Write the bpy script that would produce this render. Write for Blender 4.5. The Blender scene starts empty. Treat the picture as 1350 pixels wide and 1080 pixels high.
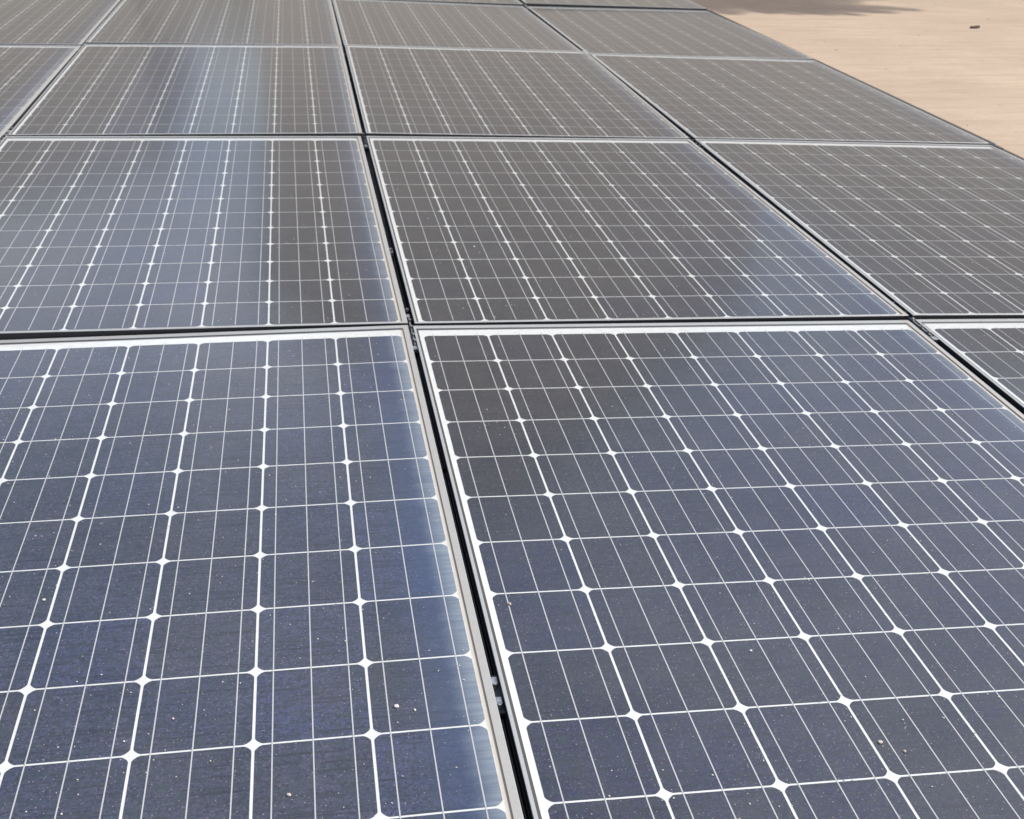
import bpy, bmesh, math, random
from mathutils import Vector, Matrix
random.seed(7)
S = bpy.context.scene
COL = S.collection

# ------------------------------------------------------------------ camera
CAM = Vector((0.8262, -0.6870, 0.9066))
RGT = Vector((0.985617, -0.162613, 0.045996))
DWN = Vector((-0.028865, -0.430171, -0.902286))
FWD = Vector((0.166510, 0.887981, -0.428677))
cd = bpy.data.cameras.new('camera'); cam = bpy.data.objects.new('camera', cd); COL.objects.link(cam)
cam.matrix_world = Matrix(((RGT.x, -DWN.x, -FWD.x, CAM.x), (RGT.y, -DWN.y, -FWD.y, CAM.y), (RGT.z, -DWN.z, -FWD.z, CAM.z), (0, 0, 0, 1)))
cd.sensor_width = 36; cd.lens = 43.42; cd.clip_start = 0.02; cd.clip_end = 2000
cd.dof.use_dof = True; cd.dof.focus_distance = 1.45; cd.dof.aperture_fstop = 17
S.camera = cam

# ------------------------------------------------------------------ light
SUN = Vector((.70, .04, .714)).normalized()           # towards the sun: right, fairly high
EL = math.asin(SUN.z); AZ = math.atan2(SUN.x, SUN.y)
w = bpy.data.worlds.new('World'); S.world = w; w.use_nodes = True
nt = w.node_tree; bg = nt.nodes['Background']
sky = nt.nodes.new('ShaderNodeTexSky'); sky.sky_type = 'NISHITA'; sky.sun_disc = False
sky.sun_elevation = EL; sky.sun_rotation = AZ
sky.air_density = 1.3; sky.dust_density = 3.2; sky.ozone_density = 3.0
warm = nt.nodes.new('ShaderNodeMix'); warm.data_type = 'RGBA'; warm.blend_type = 'MULTIPLY'; warm.inputs[0].default_value = 1; warm.inputs[7].default_value = (1.05, 1.0, .97, 1)   # hazy, dusty air
nt.links.new(sky.outputs[0], warm.inputs[6])
wtc = nt.nodes.new('ShaderNodeTexCoord'); wmp = nt.nodes.new('ShaderNodeMapping'); wmp.inputs['Scale'].default_value = (1, 1, 1.6); wmp.inputs['Location'].default_value = (.35, .1, 0)
nt.links.new(wtc.outputs['Generated'], wmp.inputs[0])
wno = nt.nodes.new('ShaderNodeTexNoise'); wno.inputs['Scale'].default_value = 4.2; wno.inputs['Detail'].default_value = 5; wno.inputs['Roughness'].default_value = .55; nt.links.new(wmp.outputs[0], wno.inputs['Vector'])
wrp = nt.nodes.new('ShaderNodeMapRange'); wrp.inputs[1].default_value = .48; wrp.inputs[2].default_value = .72; wrp.inputs[4].default_value = .42; nt.links.new(wno.outputs['Fac'], wrp.inputs[0])
cld = nt.nodes.new('ShaderNodeMix'); cld.data_type = 'RGBA'; cld.inputs[7].default_value = (13, 13.4, 14, 1)     # thin white cloud
nt.links.new(wrp.outputs[0], cld.inputs[0]); nt.links.new(warm.outputs[2], cld.inputs[6]); nt.links.new(cld.outputs[2], bg.inputs[0]); bg.inputs[1].default_value = 0.135
sd = bpy.data.lights.new('sun', 'SUN'); sd.energy = 4.2; sd.angle = math.radians(0.53); sd.color = (1, 0.95, 0.88)
so = bpy.data.objects.new('sun', sd); COL.objects.link(so)
so.rotation_euler = SUN.to_track_quat('Z', 'Y').to_euler(); so.location = (0, 0, 20)
S.view_settings.view_transform = 'Standard'; S.view_settings.look = 'None'
S.view_settings.exposure = 0.24; S.view_settings.gamma = 1

# ------------------------------------------------------------------ helpers
def pix(x, y, z=0.0):                                    # the place at height z seen at a photo pixel (used once, to measure)
    d = RGT*((x-675)/1628.2) + DWN*((y-540)/1628.2) + FWD
    return CAM + d*((z-CAM.z)/d.z)
def link(name, me, mat=None, parent=None):
    o = bpy.data.objects.new(name, me); COL.objects.link(o)
    if mat and not me.materials: me.materials.append(mat)
    if parent: o.parent = parent
    return o
def mesh(name, bm, smooth=False):
    me = bpy.data.meshes.new(name); bmesh.ops.recalc_face_normals(bm, faces=bm.faces); bm.to_mesh(me); bm.free()
    if smooth:
        for p in me.polygons: p.use_smooth = True
    return me
def box(bm, x0, x1, y0, y1, z0, z1, bev=0):
    r = bmesh.ops.create_cube(bm, size=1)
    vs = r['verts']
    for v in vs:
        v.co = Vector((x0+(v.co.x+.5)*(x1-x0), y0+(v.co.y+.5)*(y1-y0), z0+(v.co.z+.5)*(z1-z0)))
    if bev:
        es = list({e for v in vs for e in v.link_edges})
        bmesh.ops.bevel(bm, geom=es, offset=bev, segments=2, affect='EDGES', profile=.5)
def cyl(bm, c, r, h, n=12, r2=None, axis='Z'):
    m = Matrix.Translation(c)
    if axis == 'Y': m = m @ Matrix.Rotation(math.pi/2, 4, 'X')
    bmesh.ops.create_cone(bm, cap_ends=True, segments=n, radius1=r, radius2=r if r2 is None else r2, depth=h, matrix=m)
def empty(name, loc, rot=(0, 0, 0)):
    o = bpy.data.objects.new(name, None); COL.objects.link(o); o.location = loc; o.rotation_euler = rot
    o.empty_display_size = .05
    return o
def tag(o, label=None, cat=None, group=None, kind=None):
    if label: o['label'] = label
    if cat: o['category'] = cat
    if group: o['group'] = group
    if kind: o['kind'] = kind
    return o

# ------------------------------------------------------------------ materials
class N:
    def __init__(s, name):
        s.m = bpy.data.materials.new(name); s.m.use_nodes = True; s.t = s.m.node_tree
        s.b = s.t.nodes['Principled BSDF']
    def new(s, typ, **k):
        n = s.t.nodes.new(typ)
        for a, v in k.items():
            if a in n.bl_rna.properties.keys(): setattr(n, a, v)
            else: n.inputs[a.replace('_', ' ')].default_value = v
        return n
    def link(s, a, b): s.t.links.new(a, b)
    def set(s, **k):
        for a, v in k.items(): s.b.inputs[a.replace('_', ' ')].default_value = v
    def map(s, src, scale, loc=(0, 0, 0)):
        n = s.new('ShaderNodeMapping'); n.inputs['Scale'].default_value = scale; n.inputs['Location'].default_value = loc
        s.link(src, n.inputs[0]); return n.outputs[0]
    def noise(s, src, scale, detail=2, rough=.5):
        n = s.new('ShaderNodeTexNoise'); n.inputs['Scale'].default_value = scale; n.inputs['Detail'].default_value = detail
        n.inputs['Roughness'].default_value = rough; s.link(src, n.inputs['Vector']); return n.outputs['Fac']
    def ramp(s, src, a, b, va=0., vb=1., smooth=False):
        n = s.new('ShaderNodeMapRange'); n.inputs[1].default_value = a; n.inputs[2].default_value = b
        n.inputs[3].default_value = va; n.inputs[4].default_value = vb
        if smooth: n.interpolation_type = 'SMOOTHSTEP'
        s.link(src, n.inputs[0]); return n.outputs[0]
    def math(s, op, a, b=None):
        n = s.new('ShaderNodeMath', operation=op)
        for i, v in enumerate((a, b)):
            if v is None: continue
            if isinstance(v, (int, float)): n.inputs[i].default_value = v
            else: s.link(v, n.inputs[i])
        return n.outputs[0]
    def mix(s, f, a, b):
        n = s.new('ShaderNodeMix', data_type='RGBA')
        for i, v in ((0, f), (6, a), (7, b)):
            if isinstance(v, (int, float)): n.inputs[i].default_value = v
            elif isinstance(v, tuple): n.inputs[i].default_value = v if len(v) == 4 else (*v, 1)
            else: s.link(v, n.inputs[i])
        return n.outputs[2]

def glassy(n, coat=1., cr=.15):
    n.set(Coat_Weight=coat, Coat_Roughness=cr, Coat_IOR=1.5)
    n.b.inputs['Specular IOR Level'].default_value = .25
    n.b.inputs['Roughness'].default_value = .55
    n.b.inputs['Sheen Weight'].default_value = .55
    n.b.inputs['Sheen Roughness'].default_value = .24
    n.b.inputs['Sheen Tint'].default_value = (1, .89, .76, 1)

# silicon cell under dusty glass.  Object colour: cell tone with sky reflections painted in; its alpha: washed-down dirt along the right edge
n = N('silicon_cell'); glassy(n)
geo = n.new('ShaderNodeNewGeometry'); P = geo.outputs['Position']
tc = n.new('ShaderNodeTexCoord'); OB = tc.outputs['Object']
oi = n.new('ShaderNodeObjectInfo')
sx = n.new('ShaderNodeSeparateXYZ'); n.link(OB, sx.inputs[0])
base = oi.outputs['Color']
big = n.noise(P, 5.5, 3, .6)
base = n.mix(n.ramp(big, .35, .7, 0, .45), base, (.024, .024, .030))
lines = n.math('ABSOLUTE', n.math('SINE', n.math('MULTIPLY', sx.outputs['Y'], math.pi/.0021)))
base = n.mix(n.ramp(lines, .0, .35, .12, 0), base, (.22, .22, .25))
grain = n.noise(P, 430, 3, .72)
base = n.mix(n.ramp(grain, .50, .72, 0, .37), base, (.22, .21, .23))
streak = n.noise(n.map(P, (9, 210, 1)), 1, 3, .6)
dk = n.ramp(streak, .54, .64, 0, .75)
base = n.mix(dk, base, (.016, .017, .024))
grain2 = n.noise(P, 230, 3, .65)
base = n.mix(n.ramp(grain2, .50, .60, 0, .75), base, (.018, .018, .030))
vor = n.new('ShaderNodeTexVoronoi', feature='F1'); vor.inputs['Scale'].default_value = 240; n.link(P, vor.inputs['Vector'])
vc = n.new('ShaderNodeSeparateColor'); n.link(vor.outputs['Color'], vc.inputs[0])
spk = n.math('MULTIPLY', n.ramp(vor.outputs['Distance'], .10, .20, 1, 0), n.ramp(vc.outputs[0], .66, .90, 0, .6))
hue = n.new('ShaderNodeTexNoise'); hue.inputs['Scale'].default_value = 90; n.link(P, hue.inputs['Vector'])
base = n.mix(n.ramp(hue.outputs["Fac"], .45, .62, 0, .5), base, (.022, .036, .040))
base = n.mix(spk, base, (.42, .37, .32))
film = n.ramp(n.noise(P, 14, 4, .65), .35, .75, .0, .03)
base = n.mix(film, base, (.46, .41, .35))
wob = n.noise(n.map(P, (4, 30, 1)), 1, 3, .6)
edge = n.math('ADD', sx.outputs['X'], n.math('MULTIPLY', n.math('SUBTRACT', wob, .5), .030))
drip = n.noise(n.map(P, (11, 150, 1)), 1, 4, .7)
soil = n.math('MULTIPLY', n.math('MULTIPLY', n.ramp(edge, .026, .070, 0, 1, True), n.ramp(drip, .3, .62, .55, 1.1)), oi.outputs['Alpha'])
blue = n.math('MULTIPLY', n.ramp(edge, -.04, .05, 0, .75, True), oi.outputs['Alpha'])
base = n.mix(blue, base, (.040, .062, .125))
base = n.mix(soil, base, (.23, .275, .31))
n.link(base, n.b.inputs['Base Color'])
bmp = n.new('ShaderNodeBump'); bmp.inputs['Strength'].default_value = .25; bmp.inputs['Distance'].default_value = .0004
n.link(grain, bmp.inputs['Height']); n.link(bmp.outputs[0], n.b.inputs['Normal'])
M_CELL = n.m

# white backsheet, cream dirt along its right margin
n = N('white_backsheet'); glassy(n)
tc = n.new('ShaderNodeTexCoord'); sx = n.new('ShaderNodeSeparateXYZ'); n.link(tc.outputs['Object'], sx.inputs[0])
geo = n.new('ShaderNodeNewGeometry'); P = geo.outputs['Position']
b0 = n.mix(n.ramp(n.noise(P, 60, 4, .6), .42, .72, 0, .45), (.58, .60, .59), (.46, .445, .41))
wv = n.math('ADD', sx.outputs['X'], n.math('MULTIPLY', n.math('SUBTRACT', n.noise(n.map(P, (1, 9, 1)), 3, 4, .6), .5), .006))
b1 = n.mix(n.ramp(wv, .5050, .5090, 0, .9, True), b0, (.47, .41, .33))
b2 = n.mix(n.ramp(wv, .5125, .5140, 0, .7), b1, (.30, .25, .20))
n.link(b2, n.b.inputs['Base Color']); M_BACK = n.m

n = N('tinned_busbar'); glassy(n); n.set(Base_Color=(.40, .41, .42, 1)); M_BUS = n.m

n = N('anodised_frame')
geo = n.new('ShaderNodeNewGeometry'); P = geo.outputs['Position']
tc = n.new('ShaderNodeTexCoord'); sx = n.new('ShaderNodeSeparateXYZ'); n.link(tc.outputs['Object'], sx.inputs[0])
b0 = n.mix(n.ramp(n.noise(P, 45, 5, .7), .4, .75, 0, .5), (.42, .43, .43), (.36, .345, .31))
b0 = n.mix(n.ramp(n.noise(P, 700, 2, .6), .55, .75, 0, .4), b0, (.24, .23, .21))
dirt = n.math('MULTIPLY', n.ramp(sx.outputs['X'], .514, .5195, 1, .25), n.ramp(sx.outputs['X'], .500, .512, 0, .6))
b0 = n.mix(n.math('MULTIPLY', dirt, n.ramp(n.noise(n.map(P, (8, 8, 8)), 4, 4, .7), .3, .65, .3, 1)), b0, (.46, .40, .32))
n.link(b0, n.b.inputs['Base Color']); n.set(Metallic=.35, Roughness=.5); M_FRAME = n.m

n = N('black_rail'); n.set(Base_Color=(.020, .020, .022, 1), Roughness=.36); M_BLACK = n.m
n = N('frame_side'); n.set(Base_Color=(.018, .018, .020, 1), Roughness=.55); M_SIDE = n.m
n = N('lip_shade_and_dirt')  # shade of the inner lip painted as a dark strip; dirt on the right bar
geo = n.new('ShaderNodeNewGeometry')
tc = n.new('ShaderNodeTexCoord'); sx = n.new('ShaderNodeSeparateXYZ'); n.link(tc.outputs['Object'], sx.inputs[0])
n.link(n.mix(n.ramp(sx.outputs['X'], .5115, .512), n.mix(n.noise(geo.outputs['Position'], 60, 4), (.022, .027, .030), (.05, .052, .05)), (.33, .27, .20)), n.b.inputs['Base Color']); n.set(Roughness=.6); M_LIP = n.m
n = N('edge_trim')
geo = n.new('ShaderNodeNewGeometry')
n.link(n.mix(n.noise(geo.outputs['Position'], 30, 3), (.020, .024, .022), (.04, .042, .038)), n.b.inputs['Base Color']); n.set(Roughness=.6); M_TRIM = n.m
n = N('zinc_steel')
geo = n.new('ShaderNodeNewGeometry')
n.link(n.mix(n.ramp(n.noise(geo.outputs['Position'], 160, 3), .4, .7), (.62, .63, .63), (.34, .32, .29)), n.b.inputs['Base Color']); n.set(Metallic=.85, Roughness=.32); M_ZINC = n.m
n = N('dark_steel'); n.set(Base_Color=(.10, .10, .10, 1), Metallic=.6, Roughness=.45); M_DSTEEL = n.m

def stone(name, c1, c2):
    n = N(name); geo = n.new('ShaderNodeNewGeometry')
    n.link(n.mix(n.noise(geo.outputs['Position'], 700, 3), c1, c2), n.b.inputs['Base Color']); n.set(Roughness=.9); return n.m
M_WHITE = stone('white_pebble', (.72, .70, .66), (.5, .47, .42))
M_PINK = stone('pink_pebble', (.58, .49, .43), (.40, .33, .29))
M_GRIT = stone('sandy_grit', (.62, .59, .55), (.36, .32, .28))

n = N('beige_ground')
geo = n.new('ShaderNodeNewGeometry'); P = n.map(geo.outputs['Position'], (1, 1, 1)); 
rot = n.new('ShaderNodeMapping'); rot.inputs['Rotation'].default_value = (0, 0, math.radians(-7)); n.link(geo.outputs['Position'], rot.inputs[0]); P = rot.outputs[0]
b = n.mix(n.ramp(n.noise(P, 1.1, 4, .6), .35, .68), (.385, .302, .228), (.46, .366, .277))
b = n.mix(n.ramp(n.noise(n.map(P, (1.2, 14, 1)), 1, 5, .65), .42, .72, 0, .55), b, (.32, .247, .187))
b = n.mix(n.ramp(n.noise(n.map(P, (2.5, 38, 1)), 1, 4, .7), .54, .72, 0, .6), b, (.26, .195, .145))
sg = n.new('ShaderNodeSeparateXYZ'); n.link(P, sg.inputs[0])
row = n.math('ADD', n.math('MULTIPLY', sg.outputs['Y'], 1/.145), n.math('MULTIPLY', n.noise(n.map(P, (.9, 2, 1)), 1, 3, .6), 1.1))
row = n.math('ABSOLUTE', n.math('SUBTRACT', n.math('FRACT', row), .5))
b = n.mix(n.math('MULTIPLY', n.ramp(row, .0, .16, 1, 0, True), n.ramp(n.noise(n.map(P, (1.7, 7, 1)), 1, 4, .65), .46, .70, 0, .34)), b, (.25, .19, .142))
b = n.mix(n.ramp(n.noise(n.map(P, (2.0, 30, 1), (7, 3, 0)), 1, 4, .7), .58, .75, 0, .6), b, (.50, .41, .33))
vor = n.new('ShaderNodeTexVoronoi', feature='F1'); vor.inputs['Scale'].default_value = 9; n.link(P, vor.inputs['Vector'])
vc = n.new('ShaderNodeSeparateColor'); n.link(vor.outputs['Color'], vc.inputs[0])
b = n.mix(n.math('MULTIPLY', n.ramp(vor.outputs['Distance'], .08, .2, 1, 0), n.ramp(vc.outputs[0], .86, .9, 0, .5)), b, (.24, .18, .135))
b = n.mix(n.ramp(n.noise(P, 26, 4, .75), .5, .75, 0, .4), b, (.30, .235, .18))
b = n.mix(n.ramp(n.noise(P, 160, 3, .7), .5, .8, 0, .35), b, (.30, .23, .17))
n.link(b, n.b.inputs['Base Color']); n.set(Roughness=.95); n.b.inputs['Specular IOR Level'].default_value = .15
bm_ = n.new('ShaderNodeBump'); bm_.inputs['Strength'].default_value = .4; bm_.inputs['Distance'].default_value = .01
n.link(n.noise(n.map(P, (3, 40, 1)), 1, 4, .7), bm_.inputs['Height']); n.link(bm_.outputs[0], n.b.inputs['Normal'])
M_GROUND = n.m
n = N('palm_bark'); geo = n.new('ShaderNodeNewGeometry')
n.link(n.mix(n.noise(n.map(geo.outputs['Position'], (6, 6, 22)), 1, 4), (.10, .075, .05), (.22, .17, .12)), n.b.inputs['Base Color']); n.set(Roughness=.9); M_BARK = n.m
n = N('palm_leaf'); geo = n.new('ShaderNodeNewGeometry')
n.link(n.mix(n.noise(geo.outputs['Position'], 8, 3), (.045, .075, .025), (.10, .13, .05)), n.b.inputs['Base Color']); n.set(Roughness=.5); M_LEAF = n.m

# ------------------------------------------------------------------ the ground
GZ = -0.16
bm = bmesh.new()
bmesh.ops.create_grid(bm, x_segments=2, y_segments=2, size=400)
g = link('ground', mesh('ground', bm), M_GROUND); g.location = (0, 0, GZ); tag(g, kind='structure')

# ------------------------------------------------------------------ one panel's parts
CP = .127; CY = .127055; NX, NY = 8, 12
HW, HH = 4*CP, 6*CY
PX, PY = 8*CP+.04373, 12*CY+.0641
L0, L1, L2 = -HW-.0155, -HW-.0105, -HW-.0066            # left: outer, end of flat top, glass
R0, R1, R2 = HW+.0150, HW+.0050, HW+.0046
N0, N1, N2 = -HH-.0120, -HH-.0050, -HH-.0030
F0, F1, F2 = HH+.0475, HH+.0320, HH+.0275
def cell_mesh():
    bm = bmesh.new(); hx, hy, c = .1237/2, .1243/2, .0082
    pts = []
    for sx_, sy_ in ((1, 1), (-1, 1), (-1, -1), (1, -1)):
        a = [(hx, hy-c), (hx-c*.20, hy-c*.62), (hx-c*.62, hy-c*.20), (hx-c, hy)]
        a = [(x*sx_, y*sy_) for x, y in a]
        if sx_*sy_ < 0: a.reverse()
        pts += a
    bot = [bm.verts.new((x, y, 0)) for x, y in pts]; top = [bm.verts.new((x, y, .0001)) for x, y in pts]
    bm.faces.new(top)
    for i in range(len(pts)):
        j = (i+1) % len(pts); bm.faces.new((bot[i], bot[j], top[j], top[i]))
    return mesh('solar_cell', bm)
def ring_frame():
    bm = bmesh.new()
    loops = []
    def ring(x0, x1, y0, y1, z): loops.append([bm.verts.new(p) for p in ((x0, y0, z), (x1, y0, z), (x1, y1, z), (x0, y1, z))])
    H = -.035; T = .0020
    ring(L2, R2, N2, F2, H); ring(L0, R0, N0, F0, H); ring(L0, R0, N0, F0, T-.0006)
    ring(L0+.0006, R0-.0006, N0+.0006, F0-.0006, T); ring(L1, R1, N1, F1, T); ring(L2, R2, N2, F2, .0009)
    for a, b in zip(loops, loops[1:]+loops[:1]):
        for i in range(4):
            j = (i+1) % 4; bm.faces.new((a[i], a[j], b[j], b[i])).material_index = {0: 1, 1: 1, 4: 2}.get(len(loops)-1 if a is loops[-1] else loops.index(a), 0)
    return mesh('frame', bm)
def back_mesh():
    bm = bmesh.new(); box(bm, L2-.0005, R2+.0005, N2-.0005, F2+.0005, -.004, -.0002); return mesh('backsheet', bm)
def bus_mesh():
    bm = bmesh.new(); box(bm, -.00072, .00072, -HH+.004, HH+.006, 0, .0001); return mesh('busbar', bm)
ME_CELL, ME_FRAME, ME_BACK, ME_BUS = cell_mesh(), ring_frame(), back_mesh(), bus_mesh()
for me, m in ((ME_CELL, M_CELL), (ME_FRAME, M_FRAME), (ME_BACK, M_BACK), (ME_BUS, M_BUS)): me.materials.append(m)
ME_FRAME.materials.append(M_SIDE); ME_FRAME.materials.append(M_LIP)

# measured small tilts and shifts of each panel: z, tilt across, tilt along, dx, dy, yaw
FIT = {(0, 0): (-.0044, .0214, -.0011, .0012, -.0014, -.0006), (1, 0): (-.0003, -.0062, -.0003, -.0017, .0010, -.0007),
       (0, 1): (.0025, .0073, -.0018, -.0010, -.0017, .0046), (1, 1): (.0043, -.0025, -.0006, .0011, .0031, .0025),
       (2, 1): (-.0011, -.0123, -.0004, -.0008, -.0005, -.0030), (2, 2): (.0025, -.0114, 0, -.0004, -.0015, 0),
       (0, 2): (.0095, .0137, .0036, 0, -.0015, 0), (1, 2): (.0140, -.0073, .0060, -.0009, .0025, 0),
       (0, 3): (.0130, .0096, -.0029, .0009, .0000, 0), (1, 3): (.0060, -.0148, -.0093, -.0031, .0050, 0),
       (2, 3): (-.0045, .0011, -.0057, .0051, .0022, 0), (2, 0): (-.0080, -.0110, 0, 0, 0, 0),
       (-1, 1): (-.0080, .0160, 0, 0, 0, 0), (-1, 2): (-.0080, .0120, 0, 0, 0, 0), (-1, 3): (-.0040, .0100, 0, 0, 0, 0)}
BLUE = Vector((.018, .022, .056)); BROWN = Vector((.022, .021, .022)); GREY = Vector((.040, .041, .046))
def reflection_tint(c, r, i, j):                                   # i column from left, j row from far
    u, v = (i+.5)/8, (j+.5)/12  # mirrored sky and brown patches put into the cell colour, plus random tone
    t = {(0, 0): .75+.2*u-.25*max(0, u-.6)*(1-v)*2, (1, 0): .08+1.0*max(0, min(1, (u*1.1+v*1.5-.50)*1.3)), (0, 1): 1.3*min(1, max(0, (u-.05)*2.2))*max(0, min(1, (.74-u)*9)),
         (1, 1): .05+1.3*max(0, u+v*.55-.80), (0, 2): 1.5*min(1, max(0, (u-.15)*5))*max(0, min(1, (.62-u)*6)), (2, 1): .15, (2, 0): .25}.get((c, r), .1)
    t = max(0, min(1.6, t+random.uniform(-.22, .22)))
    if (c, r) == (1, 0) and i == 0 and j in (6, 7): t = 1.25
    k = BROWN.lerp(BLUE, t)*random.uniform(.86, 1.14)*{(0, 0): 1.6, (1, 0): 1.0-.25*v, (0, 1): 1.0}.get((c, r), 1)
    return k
SOIL = {(0, 0): .95, (1, 0): .55, (0, 1): .75, (1, 1): .5, (0, 2): .6, (-1, 2): .8, (-1, 1): .8}
ROWN = ['nearest', 'second', 'third', 'fourth', 'farthest']
PLABEL = {
 (0, 0): 'nearest panel on the left, bluish dusty cells and a dirty cream right edge',
 (1, 0): 'nearest panel right of the black rail gap, navy cells turning brown at one corner',
 (2, 0): 'dark panel in the nearest row, cut off by the right edge of the photo',
 (-1, 1): 'panel in the second row showing only a sliver at the left edge of the photo',
 (0, 1): 'grey panel with a bluish middle in the second row, left of the black gap',
 (1, 1): 'dark grey panel in the second row, between the two long black gaps',
 (2, 1): 'grey panel in the second row, beside the beige ground at the right',
 (-1, 2): 'panel in the third row, cut by the left edge of the photo',
 (0, 2): 'pale grey panel with a blue sheen band in the third row, left of middle',
 (1, 2): 'grey panel in the third row, in the middle between two long gaps',
 (2, 2): 'grey panel in the third row, bordered by the beige ground, one pink speck on it',
 (-1, 3): 'pale panel in the fourth row, in the top left corner of the photo',
 (0, 3): 'pale grey panel in the fourth row, left of the middle gap at the top',
 (1, 3): 'pale grey panel in the fourth row, right of the middle gap at the top',
 (2, 3): 'pale hazy panel in the fourth row, bordered by the beige ground',
 (0, 4): 'farthest row panel left of the middle gap, beyond the top of the photo',
 (1, 4): 'farthest row panel right of the middle gap, only its near edge showing at the top',
 (2, 4): 'farthest row panel beside the palm shadow, its near end showing at the top'}
PANEL = {}
def panel(c, r):
    z, a, b, dx, dy, yaw = FIT.get((c, r), (.002, {-1: .010, 0: .009, 1: -.008, 2: -.004}[c], -.004, 0, 0, 0))
    t = empty('solar_panel', (c*PX+HW+dx, r*PY+HH+dy, z), (b, -a, yaw))
    tag(t, PLABEL[(c, r)], 'solar panel', 'solar panels in rows')
    link('frame', ME_FRAME, None, t); link('backsheet', ME_BACK, None, t)
    for i in range(NX):
        for j in range(NY):
            o = link('solar_cell', ME_CELL, None, t); o.location = ((i-3.5)*CP, (5.5-j)*CY, -.0001)
            k = reflection_tint(c, r, i, j)
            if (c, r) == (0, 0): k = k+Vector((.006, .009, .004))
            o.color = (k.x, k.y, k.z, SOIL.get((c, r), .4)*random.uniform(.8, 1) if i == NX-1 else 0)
        for q in (-.0434, 0, .0434):
            o = link('busbar', ME_BUS, None, t); o.location = ((i-3.5)*CP+q, 0, .0001)
    PANEL[(c, r)] = t
for key in PLABEL: panel(*key)

# ------------------------------------------------------------------ black rails in the long gaps, trim along the outer edge
def rail_mesh(name, y0, y1, ridge=True):
    bm = bmesh.new(); box(bm, -.010, .010, y0, y1, -.040, -.022, .0008)
    if ridge:
        box(bm, -.0008, .0016, y0+.004, y1-.004, -.0219, -.009, .0004); box(bm, .0034, .0050, y0+.004, y1-.004, -.0219, -.007, .0004)
    return mesh(name, bm)
GX = {0: -.0218, 1: PX-.0218, 2: 2*PX-.0218}
RW = ['nearest', 'second', 'third', 'fourth', 'farthest']
GN = {1: 'the middle gap', 2: 'the gap on the right', 0: 'the gap on the left'}
for gi in (1, 2, 0):
    for r in range(5):
        if gi == 0 and r in (0, 4): continue
        y0 = r*PY-.030; y1 = y0+PY-.012
        cuts = [y0, y1]
        if gi == 1 and r == 0: cuts = [y0, pix(663, 950, -.02).y, pix(592, 628, -.02).y, y1]
        names = ['near length', 'middle length', 'far length'] if len(cuts) > 2 else ['one piece']
        for ln, (ya, yb) in zip(names, zip(cuts, cuts[1:])):
            o = link('mounting_rail', rail_mesh('mounting_rail', ya+.003, yb-.003), M_BLACK)
            o.location = (GX[gi], 0, -.002 if gi == 1 else -.004)
            tag(o, 'black grooved rail, %s, deep in %s by the %s row' % (ln, GN[gi], RW[r]), 'rail', 'black rails in the gaps')
for r in range(5):
    bm = bmesh.new(); y0 = r*PY-.012; box(bm, 0, .021, y0+.004, y0+PY-.004, -.045, 0, .002)
    o = link('edge_trim', mesh('edge_trim', bm), M_TRIM); f = FIT.get((2, r), (-.004, -.004, 0)); o.location = (2*PX+8*CP+.0172, 0, f[0]+f[1]*HW+.0012)
    o.rotation_euler = (0, 0, 0)
    tag(o, 'dark trim strip along the right edge of the %s row, next to the beige ground' % RW[r], 'trim', 'trim strips along the array edge')

# ------------------------------------------------------------------ clamps where four panels meet
def coupler():
    t = empty('panel_coupler', (0, 0, 0))
    bm = bmesh.new(); box(bm, -.0042, .0042, -.085, .085, -.012, -.006, .0006); link('bar', mesh('bar', bm), M_DSTEEL, t)
    bm = bmesh.new(); box(bm, .0006, .0038, -.080, .060, -.0058, -.0028, .0006); link('spine', mesh('spine', bm), M_ZINC, t)
    for y in (-.096, .070):
        bm = bmesh.new(); box(bm, -.0062, .0055, y-.008, y+.008, -.0105, -.0015, .0012); link('end_clip', mesh('end_clip', bm), M_ZINC, t)
    for y in (-.066, -.036, .006, .040, .098):
        bm = bmesh.new(); cyl(bm, (.0018, y, -.0005), .0036, .0040, 6); cyl(bm, (.0018, y, .0022), .0018, .002, 8)
        link('bolt', mesh('bolt', bm), M_ZINC, t)
    return t
def copy_tree(o, parent=None):
    q = o.copy(); COL.objects.link(q)
    if parent: q.parent = parent
    for ch in list(o.children): copy_tree(ch, q)
    return q
cp0 = coupler(); first = True
CN = {(1, 1): 'zinc coupler with bolts at the crossing of the middle gap and the nearest cross gap',
      (1, 2): 'small zinc coupler in the middle gap between the second and third rows',
      (1, 3): 'small pale coupler in the middle gap between the third and fourth rows',
      (1, 4): 'far coupler in the middle gap at the top of the photo',
      (2, 1): 'steel coupler in the right gap between the nearest and second rows',
      (2, 2): 'steel coupler in the right gap between the second and third rows',
      (2, 3): 'steel coupler in the right gap between the third and fourth rows',
      (2, 4): 'far steel coupler in the right gap, at the top of the photo',
      (0, 2): 'coupler in the left gap at the left edge between second and third rows',
      (0, 3): 'coupler in the left gap between the third and fourth rows'}
for (gi, r), lab in CN.items():
    o = cp0 if first else copy_tree(cp0); first = False
    o.location = (GX[gi], r*PY-.022, .0035 if gi == 1 else .001)
    tag(o, lab, 'coupler', 'couplers where four panels meet')
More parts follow.
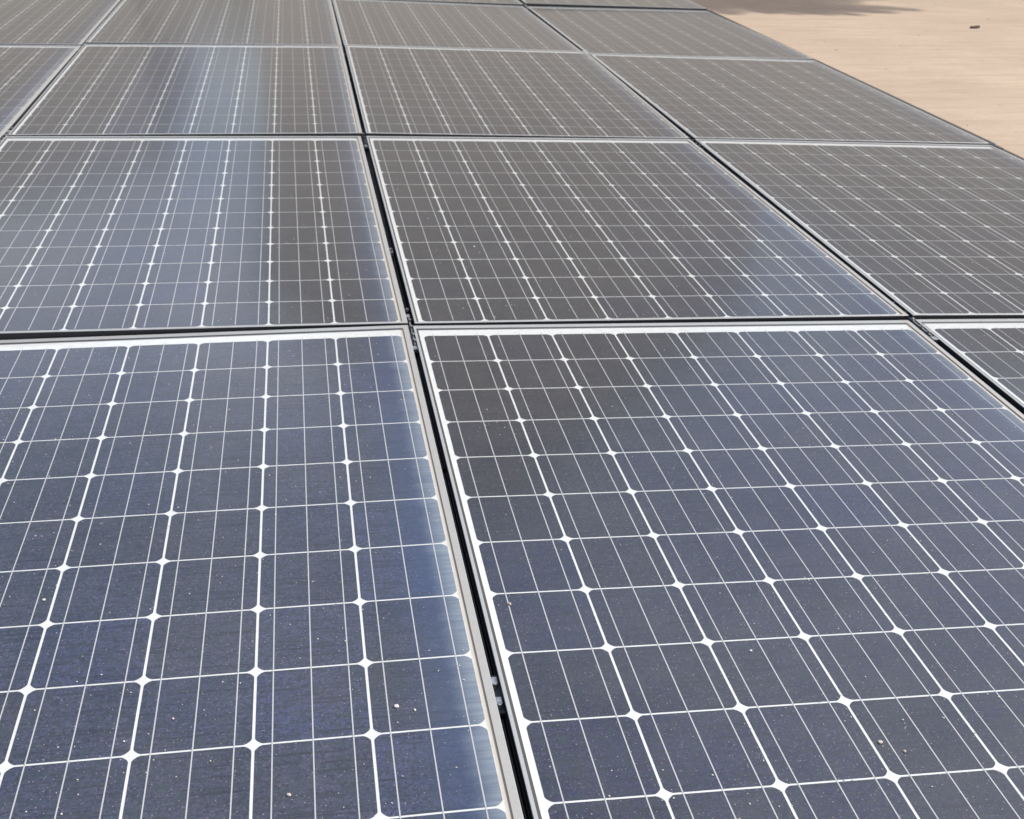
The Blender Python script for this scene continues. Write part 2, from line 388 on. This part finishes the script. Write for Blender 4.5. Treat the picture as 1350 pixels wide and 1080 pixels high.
# end couplers along the outer edge
ec = None
for r in range(1, 5):
    if ec is None:
        ec = empty('edge_clamp', (0, 0, 0))
        bm = bmesh.new(); box(bm, -.004, .013, -.045, .045, -.02, -.004, .001); link('bracket', mesh('bracket', bm), M_DSTEEL, ec)
        bm = bmesh.new(); cyl(bm, (.005, 0, -.002), .004, .005, 6); link('bolt', mesh('bolt', bm), M_ZINC, ec)
        o = ec
    else: o = copy_tree(ec)
    o.location = (2*PX+8*CP+.0205, r*PY-.030, .001)
    tag(o, 'grey clamp on the outer right edge where the %s and %s rows meet' % (RW[r-1], RW[r]), 'clamp', 'clamps on the outer edge')
# bolt pairs on the middle rail
def bolt_pair(y, lab, s=1.0):
    t = empty('rail_bolts', (GX[1]-.0015, y, -.0045))
    for dy in (-.016, .016):
        bm = bmesh.new(); box(bm, -.0040*s, .0040*s, (dy-.0055)*s, (dy+.0055)*s, -.001, .0045, .0007); box(bm, -.0016*s, .0016*s, (dy-.009)*s, (dy-.006)*s, -.001, .006, .0004); link('bolt', mesh('bolt', bm), M_ZINC, t)
    bm = bmesh.new(); box(bm, -.0062*s, .0062*s, -.030*s, .030*s, -.006, -.001, .0006); link('plate', mesh('plate', bm), M_DSTEEL, t)
    for sx_ in (-1, 1):
        bm = bmesh.new(); box(bm, sx_*.0056*s-.0006, sx_*.0056*s+.0006, -.024*s, .024*s, -.001, .004, .0004); link('side_tab', mesh('side_tab', bm), M_ZINC, t)
    tag(t, lab, 'bolts', 'bolts on the middle rail')
bolt_pair(pix(657, 915, -.006).y, 'pair of bright bolts on the middle rail near the bottom of the photo', 1.15)
bolt_pair(pix(519, 333, -.006).y, 'small dull bolts on the middle rail beside the second row', .75)
bolt_pair(pix(465, 103, -.006).y, 'tiny grey bolts on the middle rail beside the third row', .7)

# ------------------------------------------------------------------ pebbles, grit
def lump(bm, c, r, seed, flat=.7):
    rr = random.Random(seed)
    res = bmesh.ops.create_icosphere(bm, subdivisions=1, radius=r)
    sx_, sy_ = rr.uniform(.7, 1.35), rr.uniform(.7, 1.35)
    for v in res['verts']:
        k = rr.uniform(.8, 1.2)
        v.co = Vector((v.co.x*sx_*k, v.co.y*sy_*k, v.co.z*flat*k)) + Vector(c)
def panel_z(x, y):
    c = math.floor((x+.0155)/PX); r = math.floor((y+.03)/PY)
    if (c, r) not in PANEL: return None
    z, a, b, dx, dy, yaw = FIT.get((c, r), (.002, 0, 0, 0, 0, 0))
    lx = x-(c*PX+HW+dx); ly = y-(r*PY+HH+dy)
    if not (-HW < lx < HW and -HH < ly < HH): return None
    return z+a*lx+b*ly
PEB = [(523, 934, 2.6, 'w', 'largest white pebble on the nearest left panel, a dark wash line running right of it'),
       (547, 939, 1.7, 'w', 'smaller white pebble just right of the largest white one'),
       (1161, 977, 2.4, 'p', 'pinkish pebble on the nearest right panel, close to a white cell gap'),
       (1193, 989, 1.9, 'p', 'dull pink pebble right of the brighter pink one'),
       (163, 974, 1.7, 'w', 'white pebble beside a white cell corner near the lower left'),
       (381, 1048, 2.0, 'p', 'tan pebble at the bottom of the nearest left panel'),
       (57, 785, 1.9, 'w', 'pale pebble at the left edge of the nearest left panel'),
       (363, 678, 1.8, 'w', 'cream pebble right of a white cell corner on the nearest left panel'),
       (672, 797, 2.4, 'p', 'reddish chip near the left edge of the nearest right panel'),
       (952, 113, 5.0, 'p', 'pink speck on the grey third row panel beside the beige ground'),
       (990, 857, 1.8, 'w', 'whitish pebble in the middle of the nearest right panel'),
       (625, 327, 2.4, 'w', 'bright white speck on the dark grey second row panel'),
       (228, 975-30, 1.5, 'p', 'brownish grain between two busbars at the lower left')]
for i, (x, y, r, k, lab) in enumerate(PEB):
    p = pix(x, y, .003); zz = panel_z(p.x, p.y) or 0
    bm = bmesh.new(); lump(bm, (0, 0, r*.0004), r/1000, i)
    o = link('pebble', mesh('pebble', bm), M_WHITE if k == 'w' else M_PINK); o.location = (p.x, p.y, zz+.0002)
    tag(o, lab, 'pebble', 'larger pebbles on the panels')
bm = bmesh.new(); cnt = 0; rr = random.Random(3)
hub = [(rr.uniform(-.2, 2.4), rr.uniform(.2, 2.6)) for _ in range(60)]
while cnt < 4300:
    y = -.1+3.3*rr.random()**1.5; x = rr.uniform(-.7, 3.1)
    if cnt % 3 == 0:
        h = rr.choice(hub); x = h[0]+rr.gauss(0, .05); y = h[1]+rr.gauss(0, .03)
    if cnt % 7 == 0: x = rr.uniform(.1, 1.02); y = rr.uniform(.3, 1.5)
    zz = panel_z(x, y)
    if zz is None: continue
    if y < 0.0 and False: continue
    s = .00030+.0009*rr.random()**3.5
    lump(bm, (x, y, zz+s*.5), s, cnt); cnt += 1
o = link('grit', mesh('grit', bm), M_GRIT); tag(o, 'fine sandy grit scattered over the nearer panels', 'grit', kind='stuff')

bm = bmesh.new(); rr = random.Random(21); cnt = 0
while cnt < 600:
    y = rr.uniform(2.6, 9.5); x = rr.uniform(2*PX+8*CP+.2, 7.6); r = .0016+.0045*rr.random()**5
    lump(bm, (x, y, GZ+r*.3), r, cnt); cnt += 1
o = link('gravel', mesh('gravel', bm), M_PINK); tag(o, 'tiny stones strewn over the beige ground beside the panels', 'gravel', kind='stuff')

# ------------------------------------------------------------------ bark chip on the ground
bm = bmesh.new(); box(bm, -.036, .036, -.009, .009, 0, .014, .003)
for v in bm.verts: v.co.z += .004*math.sin(v.co.x*80); v.co.y += .003*math.sin(v.co.x*55)
p = pix(1285, 37.5, GZ)
n = N('dark_bark'); n.set(Base_Color=(.07, .045, .028, 1), Roughness=.9)
o = link('bark_chip', mesh('bark_chip', bm), n.m); o.location = (p.x, p.y, GZ+.001); o.rotation_euler = (0, 0, math.radians(12))
tag(o, 'short dark brown bark chip lying on the beige ground at the top right', 'bark chip')

# ------------------------------------------------------------------ palm beyond the array, casting the shadow
def palm(base, crown, R=1.15):
    t = empty('palm_tree', base); tag(t, 'slim palm tree to the right of the panels, its fronds shading the beige ground', 'palm tree')
    bm = bmesh.new(); rings = []
    cr = Vector(crown)-Vector(base)
    for k in range(22):
        f = k/21; c = Vector((cr.x*f**1.6, cr.y*f**1.6, cr.z*f)); rad = .085-.03*f+(.012 if k % 2 else 0)
        rings.append([bm.verts.new(c+Vector((rad*math.cos(a*math.pi/5), rad*math.sin(a*math.pi/5), 0))) for a in range(10)])
    for a, b in zip(rings, rings[1:]):
        for i in range(10): bm.faces.new((a[i], a[(i+1) % 10], b[(i+1) % 10], b[i]))
    bm.faces.new(rings[-1]); link('trunk', mesh('trunk', bm, True), M_BARK, t)
    rr = random.Random(11)
    for k in range(44):
        bm = bmesh.new(); az = k*2.399+rr.uniform(-.2, .2); up = rr.uniform(-.15, 1.15); Ln = R*rr.uniform(.8, 1.15)
        d = Vector((math.cos(az), math.sin(az), 0)); side = Vector((-d.y, d.x, 0)); pts = []
        x = 0; z = 0; ang = up; m = 26; st = Ln/m
        for q in range(m+1):
            pts.append(cr+d*x+Vector((0, 0, z))); x += st*math.cos(ang); z += st*math.sin(ang); ang -= 1.5/m*(.4+q/m)
        for q in range(m):
            a, b = pts[q], pts[q+1]; wd = .012*(1-q/m)+.003
            vs = [bm.verts.new(v) for v in (a-side*wd, b-side*wd, b+side*wd, a+side*wd, a+Vector((0, 0, -wd)), b+Vector((0, 0, -wd)))]
            bm.faces.new(vs[:4]); bm.faces.new((vs[0], vs[4], vs[5], vs[1])); bm.faces.new((vs[3], vs[2], vs[5], vs[4]))
            if q < 3: continue
            ll = Ln*.30*math.sin(math.pi*(.12+.84*q/m))
            tg = (b-a).normalized()
            for sgn in (-1, 1):
                e = (side*sgn*.8+tg*.7+Vector((0, 0, -.25+rr.uniform(-.15, .15)))).normalized()
                w0 = tg*.019
                v = [bm.verts.new(u) for u in (a-w0, a+w0, a+e*ll*.6+w0*.8, a+e*ll+Vector((0, 0, -.12*ll)), a+e*ll*.6-w0*.8)]
                bm.faces.new(v)
        link('frond', mesh('frond', bm), M_LEAF, t)
palm((9.5, 10.4, GZ), (9.12, 8.52, 5.0), .92)

# ------------------------------------------------------------------ what stands beyond the array and shows in the glass, plus an added wall
n = N('tan_stucco'); geo = n.new('ShaderNodeNewGeometry'); P = geo.outputs['Position']
n.link(n.mix(n.ramp(n.noise(P, .8, 5, .6), .35, .7), (.53, .505, .45), (.45, .425, .375)), n.b.inputs['Base Color']); n.set(Roughness=.9); M_STUCCO = n.m
n = N('brown_roof_tiles'); n.set(Base_Color=(.13, .085, .06, 1), Roughness=.85); M_TILE = n.m
def house(name, x0, x1, y0, y1, eave, ridge, lab):
    t = empty(name, ((x0+x1)/2, (y0+y1)/2, GZ)); tag(t, lab, 'house')
    w = (x1-x0)/2; d = (y1-y0)/2; e = eave-GZ; r = ridge-GZ
    bm = bmesh.new()
    f = [bm.verts.new(p) for p in ((-w, -d, 0), (w, -d, 0), (w, -d, e), (0, -d, r), (-w, -d, e))]
    b = [bm.verts.new((v.co.x, d, v.co.z)) for v in f]
    bm.faces.new(f); bm.faces.new(b)
    for i in range(5):
        j = (i+1) % 5; bm.faces.new((f[i], f[j], b[j], b[i]))
    link('wall', mesh('wall', bm), M_STUCCO, t)
    bm = bmesh.new(); k = (r-e)/w; o = .12; h = .14
    for sg in (-1, 1):
        p = [(sg*(w+o), e-k*o+.01), (0, r+.01), (0, r+.01+h), (sg*(w+o), e-k*o+.01+h)]
        a = [bm.verts.new((x, -d-.15, z)) for x, z in p]; c = [bm.verts.new((x, d+.15, z)) for x, z in p]
        bm.faces.new(a); bm.faces.new(c)
        for i in range(4): bm.faces.new((a[i], a[(i+1) % 4], c[(i+1) % 4], c[i]))
    link('roof', mesh('roof', bm), M_TILE, t)
house('gabled_house', .45, 6.25, 13.0, 20.0, 4.05, 6.95, 'tall tan gabled house beyond the far row, mirrored in the glass')
house('low_house', 6.6, 14.6, 14.0, 20.0, 3.3, 5.6, 'low wide tan house right of the gabled one, beyond the far row')
house('small_house', -9.2, -.8, 13.4, 19.0, 2.55, 3.75, 'small tan house left of the gabled one, beyond the far row')

n = N('gap_filler_plaster'); geo = n.new('ShaderNodeNewGeometry')
n.link(n.mix(n.ramp(n.noise(geo.outputs['Position'], 1.5, 4), .35, .7), (.55, .52, .46), (.46, .43, .38)), n.b.inputs['Base Color']); n.set(Roughness=.9)
bm = bmesh.new(); box(bm, -.78, .42, -.1, .1, 0, 1.62, .01); box(bm, -.78, .42, -.15, .15, 1.622, 1.70, .01)  # unseen block, added to close a bright sky strip in the reflections
o = link('sky_gap_filler', mesh('sky_gap_filler', bm), n.m); o.location = (0, 13.7, GZ); tag(o, 'low filler wall added between two houses to cover bright sky mirrored in the glass', 'wall')
